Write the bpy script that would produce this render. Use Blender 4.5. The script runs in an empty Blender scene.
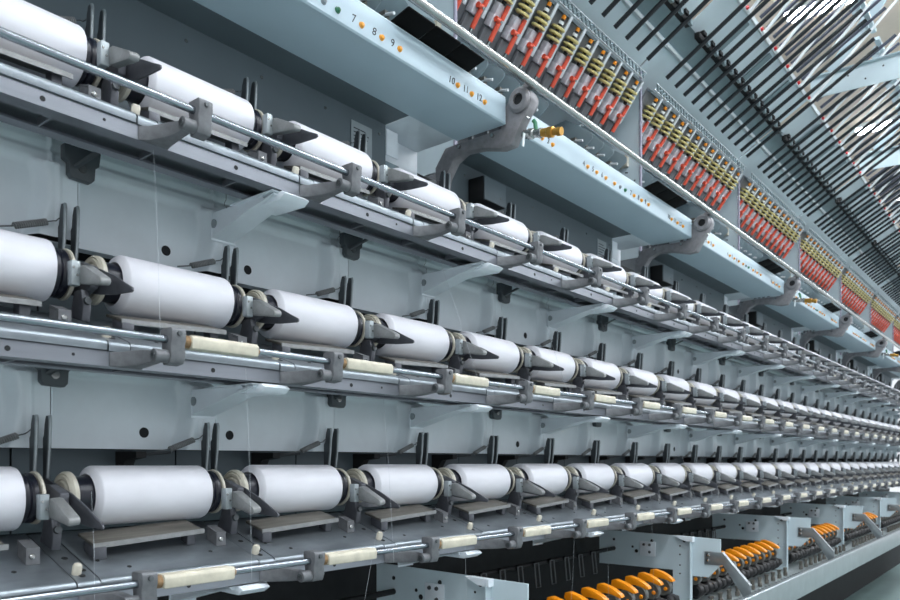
import bpy, bmesh, math, random
from mathutils import Vector, Matrix
random.seed(7)
C = bpy.context.scene.collection
H = 1.35                                   # eye height above the hall floor; Z' = z - H below
PI = math.pi
R = math.radians

# ------------------------------------------------------------------ materials
def lin(c):
    return tuple((v/12.92 if v <= .04045 else ((v+.055)/1.055)**2.4) for v in (x/255. for x in c))
def mat(name, rgb, rough=.5, metal=0., var=.06, scale=14., bump=0., stretch=None, emit=0., spec=.5, coat=0., vary_obj=0.):
    m = bpy.data.materials.new(name); m.use_nodes = True
    nt = m.node_tree; b = nt.nodes['Principled BSDF']
    base = lin(rgb)
    tc = nt.nodes.new('ShaderNodeTexCoord'); mp = nt.nodes.new('ShaderNodeMapping')
    if stretch: mp.inputs['Scale'].default_value = stretch
    nz = nt.nodes.new('ShaderNodeTexNoise'); nz.inputs['Scale'].default_value = scale
    nz.inputs['Detail'].default_value = 5; nz.inputs['Roughness'].default_value = .6
    nt.links.new(tc.outputs['Object'], mp.inputs['Vector']); nt.links.new(mp.outputs['Vector'], nz.inputs['Vector'])
    if vary_obj:
        oi = nt.nodes.new('ShaderNodeObjectInfo')
        vm = nt.nodes.new('ShaderNodeVectorMath'); vm.operation = 'SCALE'; vm.inputs[0].default_value = (31, 17, 23)
        nt.links.new(oi.outputs['Random'], vm.inputs['Scale']); nt.links.new(vm.outputs[0], mp.inputs['Location'])
    cr = nt.nodes.new('ShaderNodeValToRGB')
    cr.color_ramp.elements[0].position = .3; cr.color_ramp.elements[1].position = .7
    cr.color_ramp.elements[0].color = tuple(max(0, c*(1-var*2)) for c in base)+(1,)
    cr.color_ramp.elements[1].color = tuple(min(1, c*(1+var)) for c in base)+(1,)
    nt.links.new(nz.outputs['Fac'], cr.inputs['Fac']); nt.links.new(cr.outputs['Color'], b.inputs['Base Color'])
    b.inputs['Roughness'].default_value = rough; b.inputs['Metallic'].default_value = metal
    b.inputs['Specular IOR Level'].default_value = spec
    if coat: b.inputs['Coat Weight'].default_value = coat
    if bump:
        bp = nt.nodes.new('ShaderNodeBump'); bp.inputs['Strength'].default_value = bump; bp.inputs['Distance'].default_value = .002
        nt.links.new(nz.outputs['Fac'], bp.inputs['Height']); nt.links.new(bp.outputs['Normal'], b.inputs['Normal'])
    if emit:
        b.inputs['Emission Color'].default_value = base+(1,); b.inputs['Emission Strength'].default_value = emit
    return m
M = dict(
    yarn=mat('white_yarn', (220,220,226), .55, 0, .02, 40, .05, (.3,1,1), vary_obj=1),
    tube=mat('dark_tube', (20,22,34), .3, 0, .1),
    cream=mat('cream_plastic', (196,191,176), .4, 0, .06),
    pad=mat('ivory_block', (200,194,176), .6, 0, .10, 30, .1, vary_obj=1),
    wood=mat('worn_block_end', (140,112,78), .7, 0, .3, 120),
    galv=mat('galvanised_sheet', (140,148,154), .34, .75, .14, 16, .06, (.5,1,1), vary_obj=1),
    strip=mat('traverse_strip', (116,113,106), .5, .5, .2, 22, .05, (.3,4,4), vary_obj=1),
    beam=mat('brushed_beam', (138,142,149), .36, .75, .08, 12, .02, (.2,2,2)),
    cast=mat('cast_grey', (112,114,117), .55, .35, .12, 60, .15),
    chrome=mat('polished_rod', (150,157,164), .22, 1., .02),
    hood=mat('hood_paint', (226,238,244), .36, 0, .03, 5),
    castl=mat('cast_arm_grey', (132,131,134), .5, .3, .1, 50, .12),
    steel=mat('bright_steel', (172,174,172), .25, .9, .04),
    blade=mat('dark_blade', (84,86,92), .42, .3, .12, 40),
    nose=mat('grey_lever', (136,138,138), .45, .25, .1, 60),
    rivetpl=mat('zinc_plate', (152,160,163), .4, .5, .08, 60),
    wall=mat('panel_paint', (220,229,234), .34, 0, .04, 6, .02, vary_obj=1),
    bracket=mat('bracket_paint', (224,232,238), .38, 0, .03),
    belt=mat('belt_black', (9,9,10), .8, 0, .1, spec=.15),
    upper=mat('upper_tube', (74,77,92), .35, .2, .05),
    pit=mat('dark_plate', (72,78,82), .5, .1, .1),
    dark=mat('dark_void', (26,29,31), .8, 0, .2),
    black=mat('black_plastic', (15,16,18), .6, 0, .15),
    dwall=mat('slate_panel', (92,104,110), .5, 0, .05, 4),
    box=mat('pale_blue_paint', (174,193,203), .4, 0, .025, 4),
    frame=mat('frame_paint', (196,212,218), .42, 0, .03, 5),
    red=mat('red_lever', (226,88,62), .35, 0, .06, 40),
    yellow=mat('yellow_disc', (220,206,140), .4, 0, .12, 60),
    orange=mat('orange_plastic', (240,146,16), .35, 0, .05),
    lamp=mat('amber_lamp', (238,158,30), .3, 0, .03, coat=.5),
    green=mat('green_lamp', (22,104,66), .3, 0, .05, coat=.5),
    greyl=mat('grey_lamp', (138,146,150), .3, .3, .05, coat=.5),
    body=mat('spindle_block', (222,220,226), .5, .1, .1, 50),
    bodyd=mat('spindle_block_dark', (126,128,132), .5, .2, .1, 50),
    slat=mat('silver_slat', (206,212,216), .4, .2, .05),
    ink=mat('black_ink', (30,32,36), .7, 0, .05),
    brass=mat('brass', (196,150,72), .3, .9, .1, 60),
    hose=mat('green_hose', (16,104,66), .4, 0, .05),
    rod=mat('black_cooling_tube', (34,37,42), .35, .3, .08),
    white=mat('white_tube', (232,236,238), .3, 0, .03),
    redtip=mat('red_tip', (222,36,44), .35, 0, .04),
    label=mat('grey_label', (150,160,164), .6, 0, .05),
    floor=mat('floor_coating', (128,150,148), .35, 0, .08, 3),
    ceil=mat('ceiling_board', (232,214,196), .8, 0, .06, 2),
    light=mat('tube_light', (240,247,255), .5, 0, 0, emit=27.),
    disc=mat('grey_disc', (116,118,114), .35, .5, .08, 50),
    leaf=mat('leaf_plate', (138,156,162), .4, .3, .05),
    tray=mat('tray_metal', (176,186,188), .4, .5, .14, 30),
    floorbeam=mat('sill_metal', (152,160,163), .3, .6, .06, 14),
    wire=mat('dull_wire', (92,96,98), .4, .6, .05),
    thread=mat('thread', (185,192,198), .5, 0, .02),
    conduit=mat('violet_conduit', (150,148,166), .4, 0, .05),
)

# ------------------------------------------------------------------ mesh builder
class MB:
    def __init__(s): s.v = []; s.f = []; s.m = []; s.mi = 0
    def _add(s, vs, fs):
        k = len(s.v); s.v += [tuple(v) for v in vs]
        s.f += [tuple(i+k for i in f) for f in fs]; s.m += [s.mi]*len(fs)
    def slot(s, i): s.mi = i; return s
    def box(s, x0, x1, y0, y1, z0, z1):
        s._add([(x,y,z) for x in (x0,x1) for y in (y0,y1) for z in (z0,z1)],
               [(0,1,3,2),(4,6,7,5),(0,4,5,1),(2,3,7,6),(0,2,6,4),(1,5,7,3)]); return s
    def prism_x(s, poly, x0, x1, poly1=None):
        n = len(poly); q = poly1 or poly
        s._add([(x0,y,z) for y,z in poly]+[(x1,y,z) for y,z in q],
               [tuple(range(n)), tuple(range(2*n-1, n-1, -1))]+[(i,(i+1)%n,n+(i+1)%n,n+i) for i in range(n)]); return s
    def prism_z(s, poly, z0, z1):
        n = len(poly)
        s._add([(x,y,z0) for x,y in poly]+[(x,y,z1) for x,y in poly],
               [tuple(range(n)), tuple(range(2*n-1, n-1, -1))]+[(i,(i+1)%n,n+(i+1)%n,n+i) for i in range(n)]); return s
    def ring(s, prof, p, ax, n=24, closed=False):
        """lathe: prof = [(t along ax, r)]"""
        p = Vector(p); ax = Vector(ax).normalized()
        u = ax.orthogonal().normalized(); w = ax.cross(u)
        vs = []; fs = []; m = len(prof)
        for t, r in prof:
            for k in range(n):
                a = 2*PI*k/n; vs.append(p+ax*t+(u*math.cos(a)+w*math.sin(a))*r)
        rng = m if closed else m-1
        for i in range(rng):
            j = (i+1) % m
            for k in range(n):
                l = (k+1) % n; fs.append((i*n+k, i*n+l, j*n+l, j*n+k))
        if not closed:
            fs.append(tuple(range(n))); fs.append(tuple(range(m*n-1, (m-1)*n-1, -1)))
        s._add(vs, fs); return s
    def cyl(s, p0, p1, r, n=12, r1=None):
        p0 = Vector(p0); p1 = Vector(p1); d = p1-p0
        return s.ring([(0,r),(d.length, r if r1 is None else r1)], p0, d, n)
    def bar(s, p0, p1, w, h, up=(0,0,1)):
        p0 = Vector(p0); p1 = Vector(p1); d = (p1-p0).normalized(); a = d.cross(Vector(up))
        if a.length < 1e-5: a = d.orthogonal()
        a.normalize(); b = a.cross(d).normalized()
        vs = [p+a*(i*w/2)+b*(j*h/2) for p in (p0,p1) for i in (-1,1) for j in (-1,1)]
        s._add(vs, [(0,1,3,2),(4,6,7,5),(0,4,5,1),(2,3,7,6),(0,2,6,4),(1,5,7,3)]); return s
    def tube(s, pts, r, n=8):
        pts = [Vector(p) for p in pts]; vs = []; fs = []; u = None
        for i, p in enumerate(pts):
            d = (pts[min(i+1,len(pts)-1)]-pts[max(i-1,0)]).normalized()
            u = d.orthogonal().normalized() if u is None else (u-d*u.dot(d)).normalized()
            w = d.cross(u)
            for k in range(n):
                a = 2*PI*k/n; vs.append(p+(u*math.cos(a)+w*math.sin(a))*r)
        for i in range(len(pts)-1):
            for k in range(n):
                l = (k+1) % n; fs.append((i*n+k,i*n+l,(i+1)*n+l,(i+1)*n+k))
        fs.append(tuple(range(n))); fs.append(tuple(range(len(vs)-1,len(vs)-n-1,-1)))
        s._add(vs, fs); return s
    def poly3(s, quad, t):
        """a plate of thickness t from a planar outline in space"""
        q = [Vector(p) for p in quad]; nrm = (q[1]-q[0]).cross(q[2]-q[0]).normalized()*t
        n = len(q)
        s._add(q+[p+nrm for p in q], [tuple(range(n)), tuple(range(2*n-1,n-1,-1))]+[(i,(i+1)%n,n+(i+1)%n,n+i) for i in range(n)]); return s
    def mesh(s, name, mats, base, bevel=0, sharp=35):
        b = Vector(base)
        me = bpy.data.meshes.new(name)
        me.from_pydata([Vector(v)-b for v in s.v], [], s.f)
        for m in (mats if isinstance(mats,(list,tuple)) else [mats]): me.materials.append(m)
        me.polygons.foreach_set('material_index', s.m)
        bm = bmesh.new(); bm.from_mesh(me)
        bmesh.ops.recalc_face_normals(bm, faces=bm.faces)
        if bevel:
            ed = [e for e in bm.edges if len(e.link_faces)==2 and e.calc_face_angle(0) > R(40)]
            bmesh.ops.bevel(bm, geom=ed, offset=bevel, segments=2, profile=.5, affect='EDGES', clamp_overlap=True)
        bm.to_mesh(me); bm.free()
        me.polygons.foreach_set('use_smooth', [True]*len(me.polygons))
        me.set_sharp_from_angle(angle=R(sharp)); me.update()
        return me

LOC = {}
def tag(o, label=None, cat=None, group=None, kind=None):
    if label: o['label'] = label
    if cat: o['category'] = cat
    if group: o['group'] = group
    if kind: o['kind'] = kind
    return o
def thing(name, label, cat, base, group=None):
    o = bpy.data.objects.new(name, None); C.objects.link(o); o.location = base; o.empty_display_size = .02
    LOC[o.name] = Vector(base)
    return tag(o, label, cat, group)
def part(name, mb, m, root, bevel=0, label=None, sharp=35):
    base = LOC[root.name]
    o = bpy.data.objects.new(name, mb.mesh(name, m, base, bevel, sharp)); C.objects.link(o); o.parent = root
    LOC[o.name] = base
    if label: o['label'] = label
    return o
def single(name, mb, m, label, cat, base, group=None, bevel=0, kind=None, sharp=35):
    o = bpy.data.objects.new(name, mb.mesh(name, m, base, bevel, sharp)); C.objects.link(o); o.location = base
    LOC[o.name] = Vector(base)
    return tag(o, label, cat, group, kind)
def children(o): return [c for c in o.children]
def copy_tree(o, delta, label, parent=None):
    c = o.copy(); C.objects.link(c)
    if parent is None:
        c.location = Vector(o.location)+Vector(delta); c['label'] = label
        LOC[c.name] = LOC[o.name]+Vector(delta)
    else: c.parent = parent; LOC[c.name] = LOC[parent.name]
    for ch in children(o): copy_tree(ch, delta, None, c)
    return c
ORD = ['first','second','third','fourth','fifth','sixth','seventh','eighth','ninth','tenth','eleventh','twelfth','thirteenth',
       'fourteenth','fifteenth','sixteenth','seventeenth','eighteenth','nineteenth','twentieth','twenty-first','twenty-second',
       'twenty-third','twenty-fourth','twenty-fifth','twenty-sixth','twenty-seventh','twenty-eighth','twenty-ninth','thirtieth',
       'thirty-first','thirty-second']
DECK = ['bottom deck','middle deck','top deck']

# ------------------------------------------------------------------ layout
P = .4                                     # package pitch
N = 28
BAY = 1.6
ZA = [H-.072, H+.376, H+.822]              # package axis height of each deck
X0 = [.591, .648, .705]                    # right end of the first package
YA = 1.558
XL, XR = -.45, 11.95
def delta(r, n): return (X0[r]-X0[0]+P*n, 0, ZA[r]-ZA[0])
x, z = X0[0], ZA[0]                        # every prototype stands at deck 0, station 0

# ---- yarn package
def make_package():
    t = thing('yarn_package', '', 'yarn package', (x-.13, YA, z), 'white yarn packages on the decks')
    part('tube', MB().ring([(-.292,.036),(-.292,.0415),(.030,.0415),(.030,.036)], (x,YA,z), (1,0,0), 32), M['tube'], t)
    part('yarn', MB().ring([(-.2585,.043),(-.262,.046),(-.254,.0605),(-.250,.0625),(-.004,.0615),(.0,.060),(.002,.043)], (x,YA,z), (1,0,0), 56, True), M['yarn'], t, sharp=50)
    return t
# ---- cradle holding it
def make_cradle():
    t = thing('package_cradle', '', 'package cradle', (x-.33, YA+.02, z-.1), 'grey cradles gripping the packages')
    o = (x, YA, z)
    lp = part('pulley', MB().ring([(-.312,.020),(-.312,.030),(-.308,.033),(-.311,.036),(-.311,.042),(-.307,.044),(-.309,.047),(-.304,.051),(-.296,.051),(-.293,.046),(-.2925,.020)], o, (1,0,0), 40, True), M['cream'], t, label='cream left pulley')
    part('hub', MB().ring([(-.322,.012),(-.322,.018),(-.305,.021),(-.293,.021)], o, (1,0,0), 20), M['black'], lp)
    rp = part('pulley', MB().ring([(.034,.020),(.034,.050),(.036,.052),(.040,.052),(.042,.048),(.042,.020)], o, (1,0,0), 40, True), M['cream'], t, label='cream right pulley')
    part('hub', MB().ring([(.031,.0195),(.046,.0195)], o, (1,0,0), 20), M['black'], rp)
    part('core_flange', MB().ring([(.0035,.0425),(.0035,.048),(.012,.050),(.018,.046),(.022,.049),(.030,.049),(.030,.0425)], o, (1,0,0), 36, True), M['tube'], t)
    # dark pointed lever in front of the left end
    top = [(1.62,.030),(1.60,.037),(1.55,.024),(1.49,.009),(1.43,-.014),(1.39,-.034),(1.364,-.046)]
    bot = [(1.362,-.052),(1.368,-.055),(1.43,-.051),(1.49,-.043),(1.56,-.028),(1.61,-.020)]
    part('lever_blade', MB().prism_x([(a,z+b) for a,b in top+bot], x-.3225, x-.3175), M['blade'], t, .0012)
    # nose lever and zinc plate
    nz = [(1.470,.002),(1.455,.001),(1.392,-.030),(1.386,-.034),(1.385,-.042),(1.390,-.047),(1.470,-.034)]
    part('nose_lever', MB().prism_x([(a,z+b) for a,b in nz], x-.372, x-.350, [(a,z+b+.002) for a,b in nz]), M['nose'], t, .003)
    pl = part('zinc_plate', MB().box(x-.388,x-.371,1.4655,1.485, z-.038,z+.010), M['rivetpl'], t, .002)
    part('rivet', MB().ring([(0,.0028),(.002,.0022)], (x-.384,1.4655,z-.004), (0,-1,0), 10), M['steel'], pl)
    part('rivet', MB().ring([(0,.0028),(.002,.0022)], (x-.377,1.4655,z-.018), (0,-1,0), 10), M['steel'], pl)
    part('arm_body', MB().prism_x([(1.483,z-.032),(1.483,z+.010),(1.53,z+.026),(1.60,z+.024),(1.62,z+.0),(1.62,z-.026),(1.53,z-.045)], x-.345, x-.326), M['blade'], t, .004)
    pv = part('pivot_link', MB().prism_x([(1.50,z-.036),(1.53,z-.036),(1.55,z-.086),(1.52,z-.094),(1.495,z-.100),(1.490,z-.07)], x-.355, x-.338), M['blade'], t, .003)
    part('pivot_bolt', MB().ring([(0,.008),(.006,.007),(.0061,.004)], (x-.347,1.4905,z-.06), (0,-1,.12), 12), M['wire'], pv)
    # twin blades behind the right end
    for i, dx in enumerate((.0690,.0955)):
        p = [(1.606,.166),(1.602,.160),(1.606,.10),(1.616,.03),(1.616,-.01),(1.645,-.01),(1.642,.045),(1.634,.048),(1.634,.06),(1.643,.07),(1.640,.12),(1.624,.125),(1.620,.15),(1.614,.166)]
        sw = part('swing_plate', MB().prism_x([(min(a+.020,1.6485),z+b) for a,b in p], x+dx-.0030, x+dx+.0030), M['pit'], t)
        part('lit_edge', MB().tube([(x+dx,1.6230,z+.166),(x+dx,1.6205,z+.158),(x+dx,1.6245,z+.10),(x+dx,1.6345,z+.03),(x+dx,1.6345,z-.005)], .0036, 6), M['rivetpl'], sw, label='front edge coloured pale as if lit')  # light catching the front edge, put in as a paler strip
    part('end_arm', MB().prism_x([(1.535,z-.02),(1.55,z+.024),(1.60,z+.028),(1.655,z+.02),(1.655,z-.01),(1.60,z-.02),(1.56,z-.028)], x+.0462, x+.0515), M['blade'], t, .001)
    part('cross_shaft', MB().cyl((x+.052,1.643,z+.005),(x+.104,1.643,z+.005),.008,14), M['blade'], t)
    # return spring
    pts = []; a0 = Vector((x-.024,1.640,z+.100)); a1 = Vector((x+.040,1.640,z+.124))
    ax = (a1-a0).normalized(); u = Vector((0,1,0)); w = ax.cross(u)
    turns, st = 15, 8
    for i in range(turns*st+1):
        a = 2*PI*i/st; pts.append(a0.lerp(a1, i/(turns*st))+(u*math.cos(a)+w*math.sin(a))*.0056)
    sp = part('spring', MB().tube(pts, .0021, 5), M['nose'], t)
    part('spring_hook', MB().tube([a1, a1+Vector((.010,-.006,.003)), (x+.058,1.640,z+.130), (x+.064,1.636,z+.137)], .0013, 5).tube([a0, a0+Vector((-.03,.012,-.006))], .0018, 5), M['wire'], sp)
    return t
# ---- deck sheet: sloping panel with a rolled nose, and the narrow joint strip beside it
def deck_profile(dz=0):
    pts = [(1.600,-.079),(1.600,-.074),(1.50,-.1085),(1.395,-.1445),(1.388,-.1475),(1.3835,-.152),(1.3825,-.157),(1.3835,-.168),(1.3875,-.168),(1.3875,-.157),(1.392,-.150),(1.50,-.1135)]
    return [(a, z+b+dz) for a,b in pts]
def make_panel():
    mb = MB().prism_x(deck_profile(), x-.314, x+.040)
    mb.slot(1)
    for px, t in ((x-.04,.25),(x-.285,.3),(x-.24,.12)):
        yy = 1.395+.105*t*2; zz = z-.1445+.036*t*2
        mb.ring([(0,.0045),(.0008,.0044)], (px, yy, zz), (0,-.324,.946), 12)
    return single('deck_panel', mb, [M['galv'],M['dark']], '', 'deck panel', (x-.137,1.45,z-.12), 'sloping metal deck panels')
def make_strip():
    t = thing('joint_strip', '', 'deck strip', (x+.064,1.45,z-.12), 'narrow strips between the deck panels')
    mb = MB().prism_x(deck_profile(-.0015), x+.0435, x+.0845).slot(1)
    for px, t_ in ((x+.073,.16),(x+.062,.06),(x+.064,.42)):
        mb.ring([(0,.006),(.0008,.0058)], (px, 1.395+.21*t_, z-.1455+.072*t_), (0,-.324,.946), 14)
    part('strip', mb, [M['galv'],M['dark']], t)
    part('plug', MB().ring([(0,.0085),(.016,.0085),(.020,.006)], (x+.056,1.418,z-.138), (0,-.324,.946), 14), M['cream'], t, label='cream plastic plug')
    return t
def make_clip():
    t = thing('angle_clip', '', 'clip', (x-.002,1.455,z-.115), 'small screwed clips on the decks')
    mb = MB().prism_x([(1.505,z-.106),(1.468,z-.119),(1.468,z-.093),(1.505,z-.079)], x-.012, x-.0095)
    mb.prism_x([(1.4665,z-.119),(1.469,z-.118),(1.469,z-.087),(1.4665,z-.088)], x-.012, x+.012)
    mb.prism_x([(1.467,z-.0885),(1.505,z-.0755),(1.505,z-.078),(1.467,z-.091)], x-.012, x+.012)
    part('plate', mb, M['cast'], t)
    part('screw', MB().ring([(0,.0055),(.004,.005),(.0055,.003)], (x-.002,1.4665,z-.104), (0,-1,.1), 12), M['steel'], t)
    return t
def make_traverse():
    t = thing('traverse_cover', '', 'traverse cover', (x-.15,1.50,z-.1), 'long covers under the packages')
    p = [(1.462,-.0985),(1.460,-.0915),(1.465,-.088),(1.525,-.0725),(1.525,-.0785),(1.467,-.094)]
    part('cover', MB().prism_x([(a,z+b) for a,b in p], x-.292, x-.046, [(a+.012,z+b+.012) for a,b in p]), M['strip'], t, .001)
    lp = [(1.459,-.100),(1.462,-.0995),(1.462,-.0895),(1.459,-.090)]
    part('lip', MB().prism_x([(a,z+b) for a,b in lp], x-.292, x-.040, [(a+.012,z+b+.012) for a,b in lp]), M['nose'], t)
    part('foot', MB().prism_x([(1.458,z-.1215),(1.500,z-.1070),(1.500,z-.0858),(1.466,z-.0948),(1.458,z-.097)], x-.292, x-.266), M['blade'], t, .002)
    part('foot', MB().prism_x([(1.482,z-.1130),(1.510,z-.1035),(1.510,z-.0765),(1.482,z-.0840)], x-.075, x-.055), M['blade'], t, .002)
    return t
def make_arm():
    t = thing('rod_bracket', '', 'bracket', (x+.09,1.38,z-.18), 'cast brackets carrying the guide rods')
    def quad(yy, zz0, zz1, xa, xb): return [(xa,yy,z+zz0),(xb,yy,z+zz0),(xb,yy,z+zz1),(xa,yy,z+zz1)]
    secs = [quad(1.387,-.1985,-.1705,x+.045,x+.110), quad(1.372,-.1985,-.170,x+.060,x+.105), quad(1.33,-.196,-.168,x+.078,x+.102), quad(1.295,-.191,-.172,x+.085,x+.104)]
    mb = MB(); vs = [v for s_ in secs for v in s_]; fs = [(0,1,2,3),(15,14,13,12)]
    for i in range(3):
        for k in range(4): fs.append((i*4+k,i*4+(k+1)%4,(i+1)*4+(k+1)%4,(i+1)*4+k))
    mb._add(vs, fs)
    part('arm', mb, M['cast'], t, .002)
    hb = part('hub', MB().cyl((x+.078,1.287,z-.1815),(x+.116,1.287,z-.1815),.0125,18), M['cast'], t, .0015)
    part('socket_bolt', MB().ring([(0,.0075),(.002,.0075),(.002,.004),(-.001,.004)], (x+.0775,1.287,z-.1815), (-1,0,0), 14), M['wire'], hb)
    p = [(1.300,-.197),(1.276,-.194),(1.270,-.180),(1.272,-.160),(1.268,-.150),(1.268,-.132),(1.272,-.128),(1.305,-.128),(1.308,-.134),(1.306,-.150),(1.303,-.165)]
    cb = part('clamp_block', MB().prism_x([(a,z+b) for a,b in p], x+.104, x+.134), M['cast'], t, .002)
    part('clamp_bolt', MB().ring([(0,.005),(.004,.0045)], (x+.119,1.268,z-.139), (0,-1,0), 12), M['wire'], cb)
    return t
def make_pad():
    t = thing('guide_block', '', 'guide block', (x+.22,1.287,z-.15), 'ivory blocks clamped on the guide rods')
    part('block', MB().prism_x([(1.2705,z-.163),(1.269,z-.143),(1.274,z-.137),(1.300,z-.137),(1.303,z-.142),(1.301,z-.163)], x+.148, x+.300), M['pad'], t, .003)
    part('worn_end', MB().ring([(0,.0105),(.005,.0125),(.014,.0125)], (x+.1362,1.286,z-.150), (1,0,0), 10), M['wood'], t)
    part('worn_end', MB().ring([(0,.0125),(.007,.0120),(.012,.008)], (x+.2965,1.286,z-.150), (1,0,0), 10), M['wood'], t)
    return t

SHELF = 'on the %s, %s from the left'
protos = [
    (make_package(), 'white yarn package %s', (0,1,2)),
    (make_cradle(), 'grey cradle gripping the package %s', (0,1,2)),
    (make_panel(), 'sloping galvanised deck panel under the package %s', (0,1,2)),
    (make_strip(), 'narrow galvanised joint strip with cream plug %s', (0,1,2)),
    (make_clip(), 'small grey clip with a screw %s', (0,1,2)),
    (make_traverse(), 'long flat traverse cover below the package %s', (0,1,2)),
    (make_arm(), 'cast grey rod bracket sticking out in front %s', (0,1,2)),
    (make_pad(), 'ivory guide block on the front rod %s', (0,1)),
]
for pr, txt, rows in protos:
    for r in rows:
        for n in range(N):
            lab = txt % (SHELF % (DECK[r], ORD[n]))
            if r == 0 and n == 0: pr['label'] = lab
            else: copy_tree(pr, delta(r, n), lab)

# ---- continuous deck beams and rods
for r in range(3):
    zz = ZA[r]
    t = thing('deck_beam', 'long brushed metal beam along the front of the %s' % DECK[r], 'beam', (XL, 1.40, zz-.19))
    mb = MB().box(XL,XR,1.388,1.392,zz-.198,zz-.1695).box(XL,XR,1.392,1.425,zz-.198,zz-.195)
    mb.slot(1)
    for n in range(N): 
        mb.ring([(0,.005),(.0006,.005)], (X0[r]+P*n-.13,1.388,zz-.184), (0,-1,0), 12)
        if n % 2 == 0: mb.ring([(0,.003),(.0006,.003)], (X0[r]+P*n-.02,1.388,zz-.182), (0,-1,0), 10)
    part('channel', mb, [M['beam'],M['dark']], t)
    mb = MB().box(XL,XR,1.480,1.510,zz-.198,zz-.195).box(XL,XR,1.507,1.510,zz-.195,zz-.125)
    part('rear_flange', mb, M['beam'], t)
    mb = MB()
    for n in range(2*N):
        xx = X0[r]+P/2*n-.30
        mb.box(xx-.002,xx+.002,1.4255,1.4795,zz-.197,zz-.1825)
    part('stiffening_ribs', mb, M['beam'], t)
    part('soffit', MB().box(XL,XR,1.3925,1.5065,zz-.182,zz-.179), M['galv'], t)
    single('guide_rod', MB().cyl((XL,1.287,zz-.1495),(XR-.5,1.287,zz-.1495),.0075,16), M['chrome'],
           'polished steel rod running in front of the %s' % DECK[r], 'rod', (XL,1.287,zz-.1495))

# ---- painted back panels between the decks
def back_panel(hole):
    nx, nz = 96, 40; xa, xb = x-.289, x+.1095; z0, z1 = z+.100, z+.352
    mb = MB(); vs = []; fs = []
    def sm(t): t = max(0,min(1,t)); return t*t*(3-2*t)
    for j in range(nz+1):
        zz = z0+(z1-z0)*j/nz; fz = (zz-z0)/(z1-z0)
        for i in range(nx+1):
            xx = xa+(xb-xa)*i/nx
            bow = .026*math.sin(PI*min(1,fz*1.25))       # curved edge of the pressed field
            fld = sm((xx-(xa+.003))/.012)*sm(((xb-.078+bow*.9)-xx)/.022)
            top = sm((fz-.62)/.06)
            yy = 1.654+.046*fld*(1-top)+.036*top
            if .755 < fz < .80: yy += .010
            elif fz >= .80: yy += .002
            if .035 < (xb-xx) < .043: yy -= .004
            vs.append((xx,yy,zz))
    for j in range(nz):
        for i in range(nx):
            a = j*(nx+1)+i; fs.append((a,a+1,a+nx+2,a+nx+1))
    mb._add(vs, fs)
    # returned bottom edge and sides
    mb.box(xa,xb,1.7005,1.735,z0,z0+.003)
    if hole is not None:
        mb.slot(1).ring([(0,.0125),(.0012,.0125)], (x+hole,1.7005,z+.140), (0,-1,0), 22)
        mb.slot(0).ring([(0,.0125),(0,.0145),(.0018,.0145),(.0018,.0125)], (x+hole,1.7008,z+.140), (0,-1,0), 22, True)
    return mb.mesh('back_panel', [M['wall'],M['dark']], (x-.13,1.70,z+.1), 0, 60)
panels = [back_panel(None), back_panel(-.056), back_panel(-.217)]
for r in range(2):
    for n in range(N):
        k = 1 if n % 4 == 1 else (2 if n % 4 == 2 else 0)
        o = bpy.data.objects.new('back_panel', panels[k]); C.objects.link(o)
        d = delta(r,n); o.location = (x-.13+d[0],1.70,z+.1+d[2])
        tag(o, 'pressed back panel %sbehind the %s packages, %s from the left' % ('with round hole ' if k else '', DECK[r].split()[0], ORD[n]), 'panel', 'pressed panels behind the decks')
# narrow pressed strip over each panel, partly hidden under the deck above
# ---- light support brackets (every second station) and dark hangers between them
def make_support():
    zb = z+.447-.199                         # underside of the deck above
    xs = x+.042
    t = thing('support_bracket', '', 'bracket', (xs+.04,1.66,zb), 'pale brackets holding up the decks')
    side = [(1.650,zb-.062),(1.650,zb-.002),(1.45,zb-.002),(1.44,zb-.010),(1.49,zb-.020)]
    for k, xx in enumerate((xs, xs+.055)):
        part('side_plate', MB().prism_x(side, xx-.002, xx+.002), M['bracket'], t)
    part('bottom_flange', MB().prism_x([(1.650,zb-.062),(1.650,zb-.066),(1.49,zb-.024),(1.40,zb-.010),(1.40,zb-.006),(1.49,zb-.020)], xs-.004, xs+.058, None), M['bracket'], t)
    part('front_lip', MB().prism_x([(1.50,zb-.020),(1.50,zb-.002),(1.385,zb-.002),(1.372,zb-.010),(1.392,zb-.022)], xs+.006, xs+.080), M['bracket'], t, .003)
    part('mounting_flange', MB().box(xs-.006,xs+.066,1.646,1.650,zb-.070,zb-.002), M['bracket'], t, .001)
    tp = part('top_plate', MB().box(xs-.012,xs+.086,1.395,1.56,zb-.0045,zb-.0015), M['bracket'], t)
    for i, (bx,by) in enumerate(((xs+.018,1.50),(xs+.045,1.47))):
        part('bolt', MB().ring([(0,.007),(.005,.0065),(.006,.004)], (bx,by,zb-.0045), (0,0,-1), 8), M['steel'], tp)
    part('gusset', MB().poly3([(xs+.002,1.52,zb-.006),(xs+.002,1.46,zb-.008),(xs+.034,1.50,zb-.006)], .004).poly3([(xs-.001,1.555,zb-.005),(xs-.001,1.49,zb-.005),(xs-.001,1.53,zb-.032)], .003), M['bracket'], t)
    part('round_boss', MB().ring([(0,.011),(.003,.011),(.004,.007)], (xs-.002,1.64,zb-.03), (-1,0,0), 16), M['rivetpl'], t)
    return t
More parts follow.
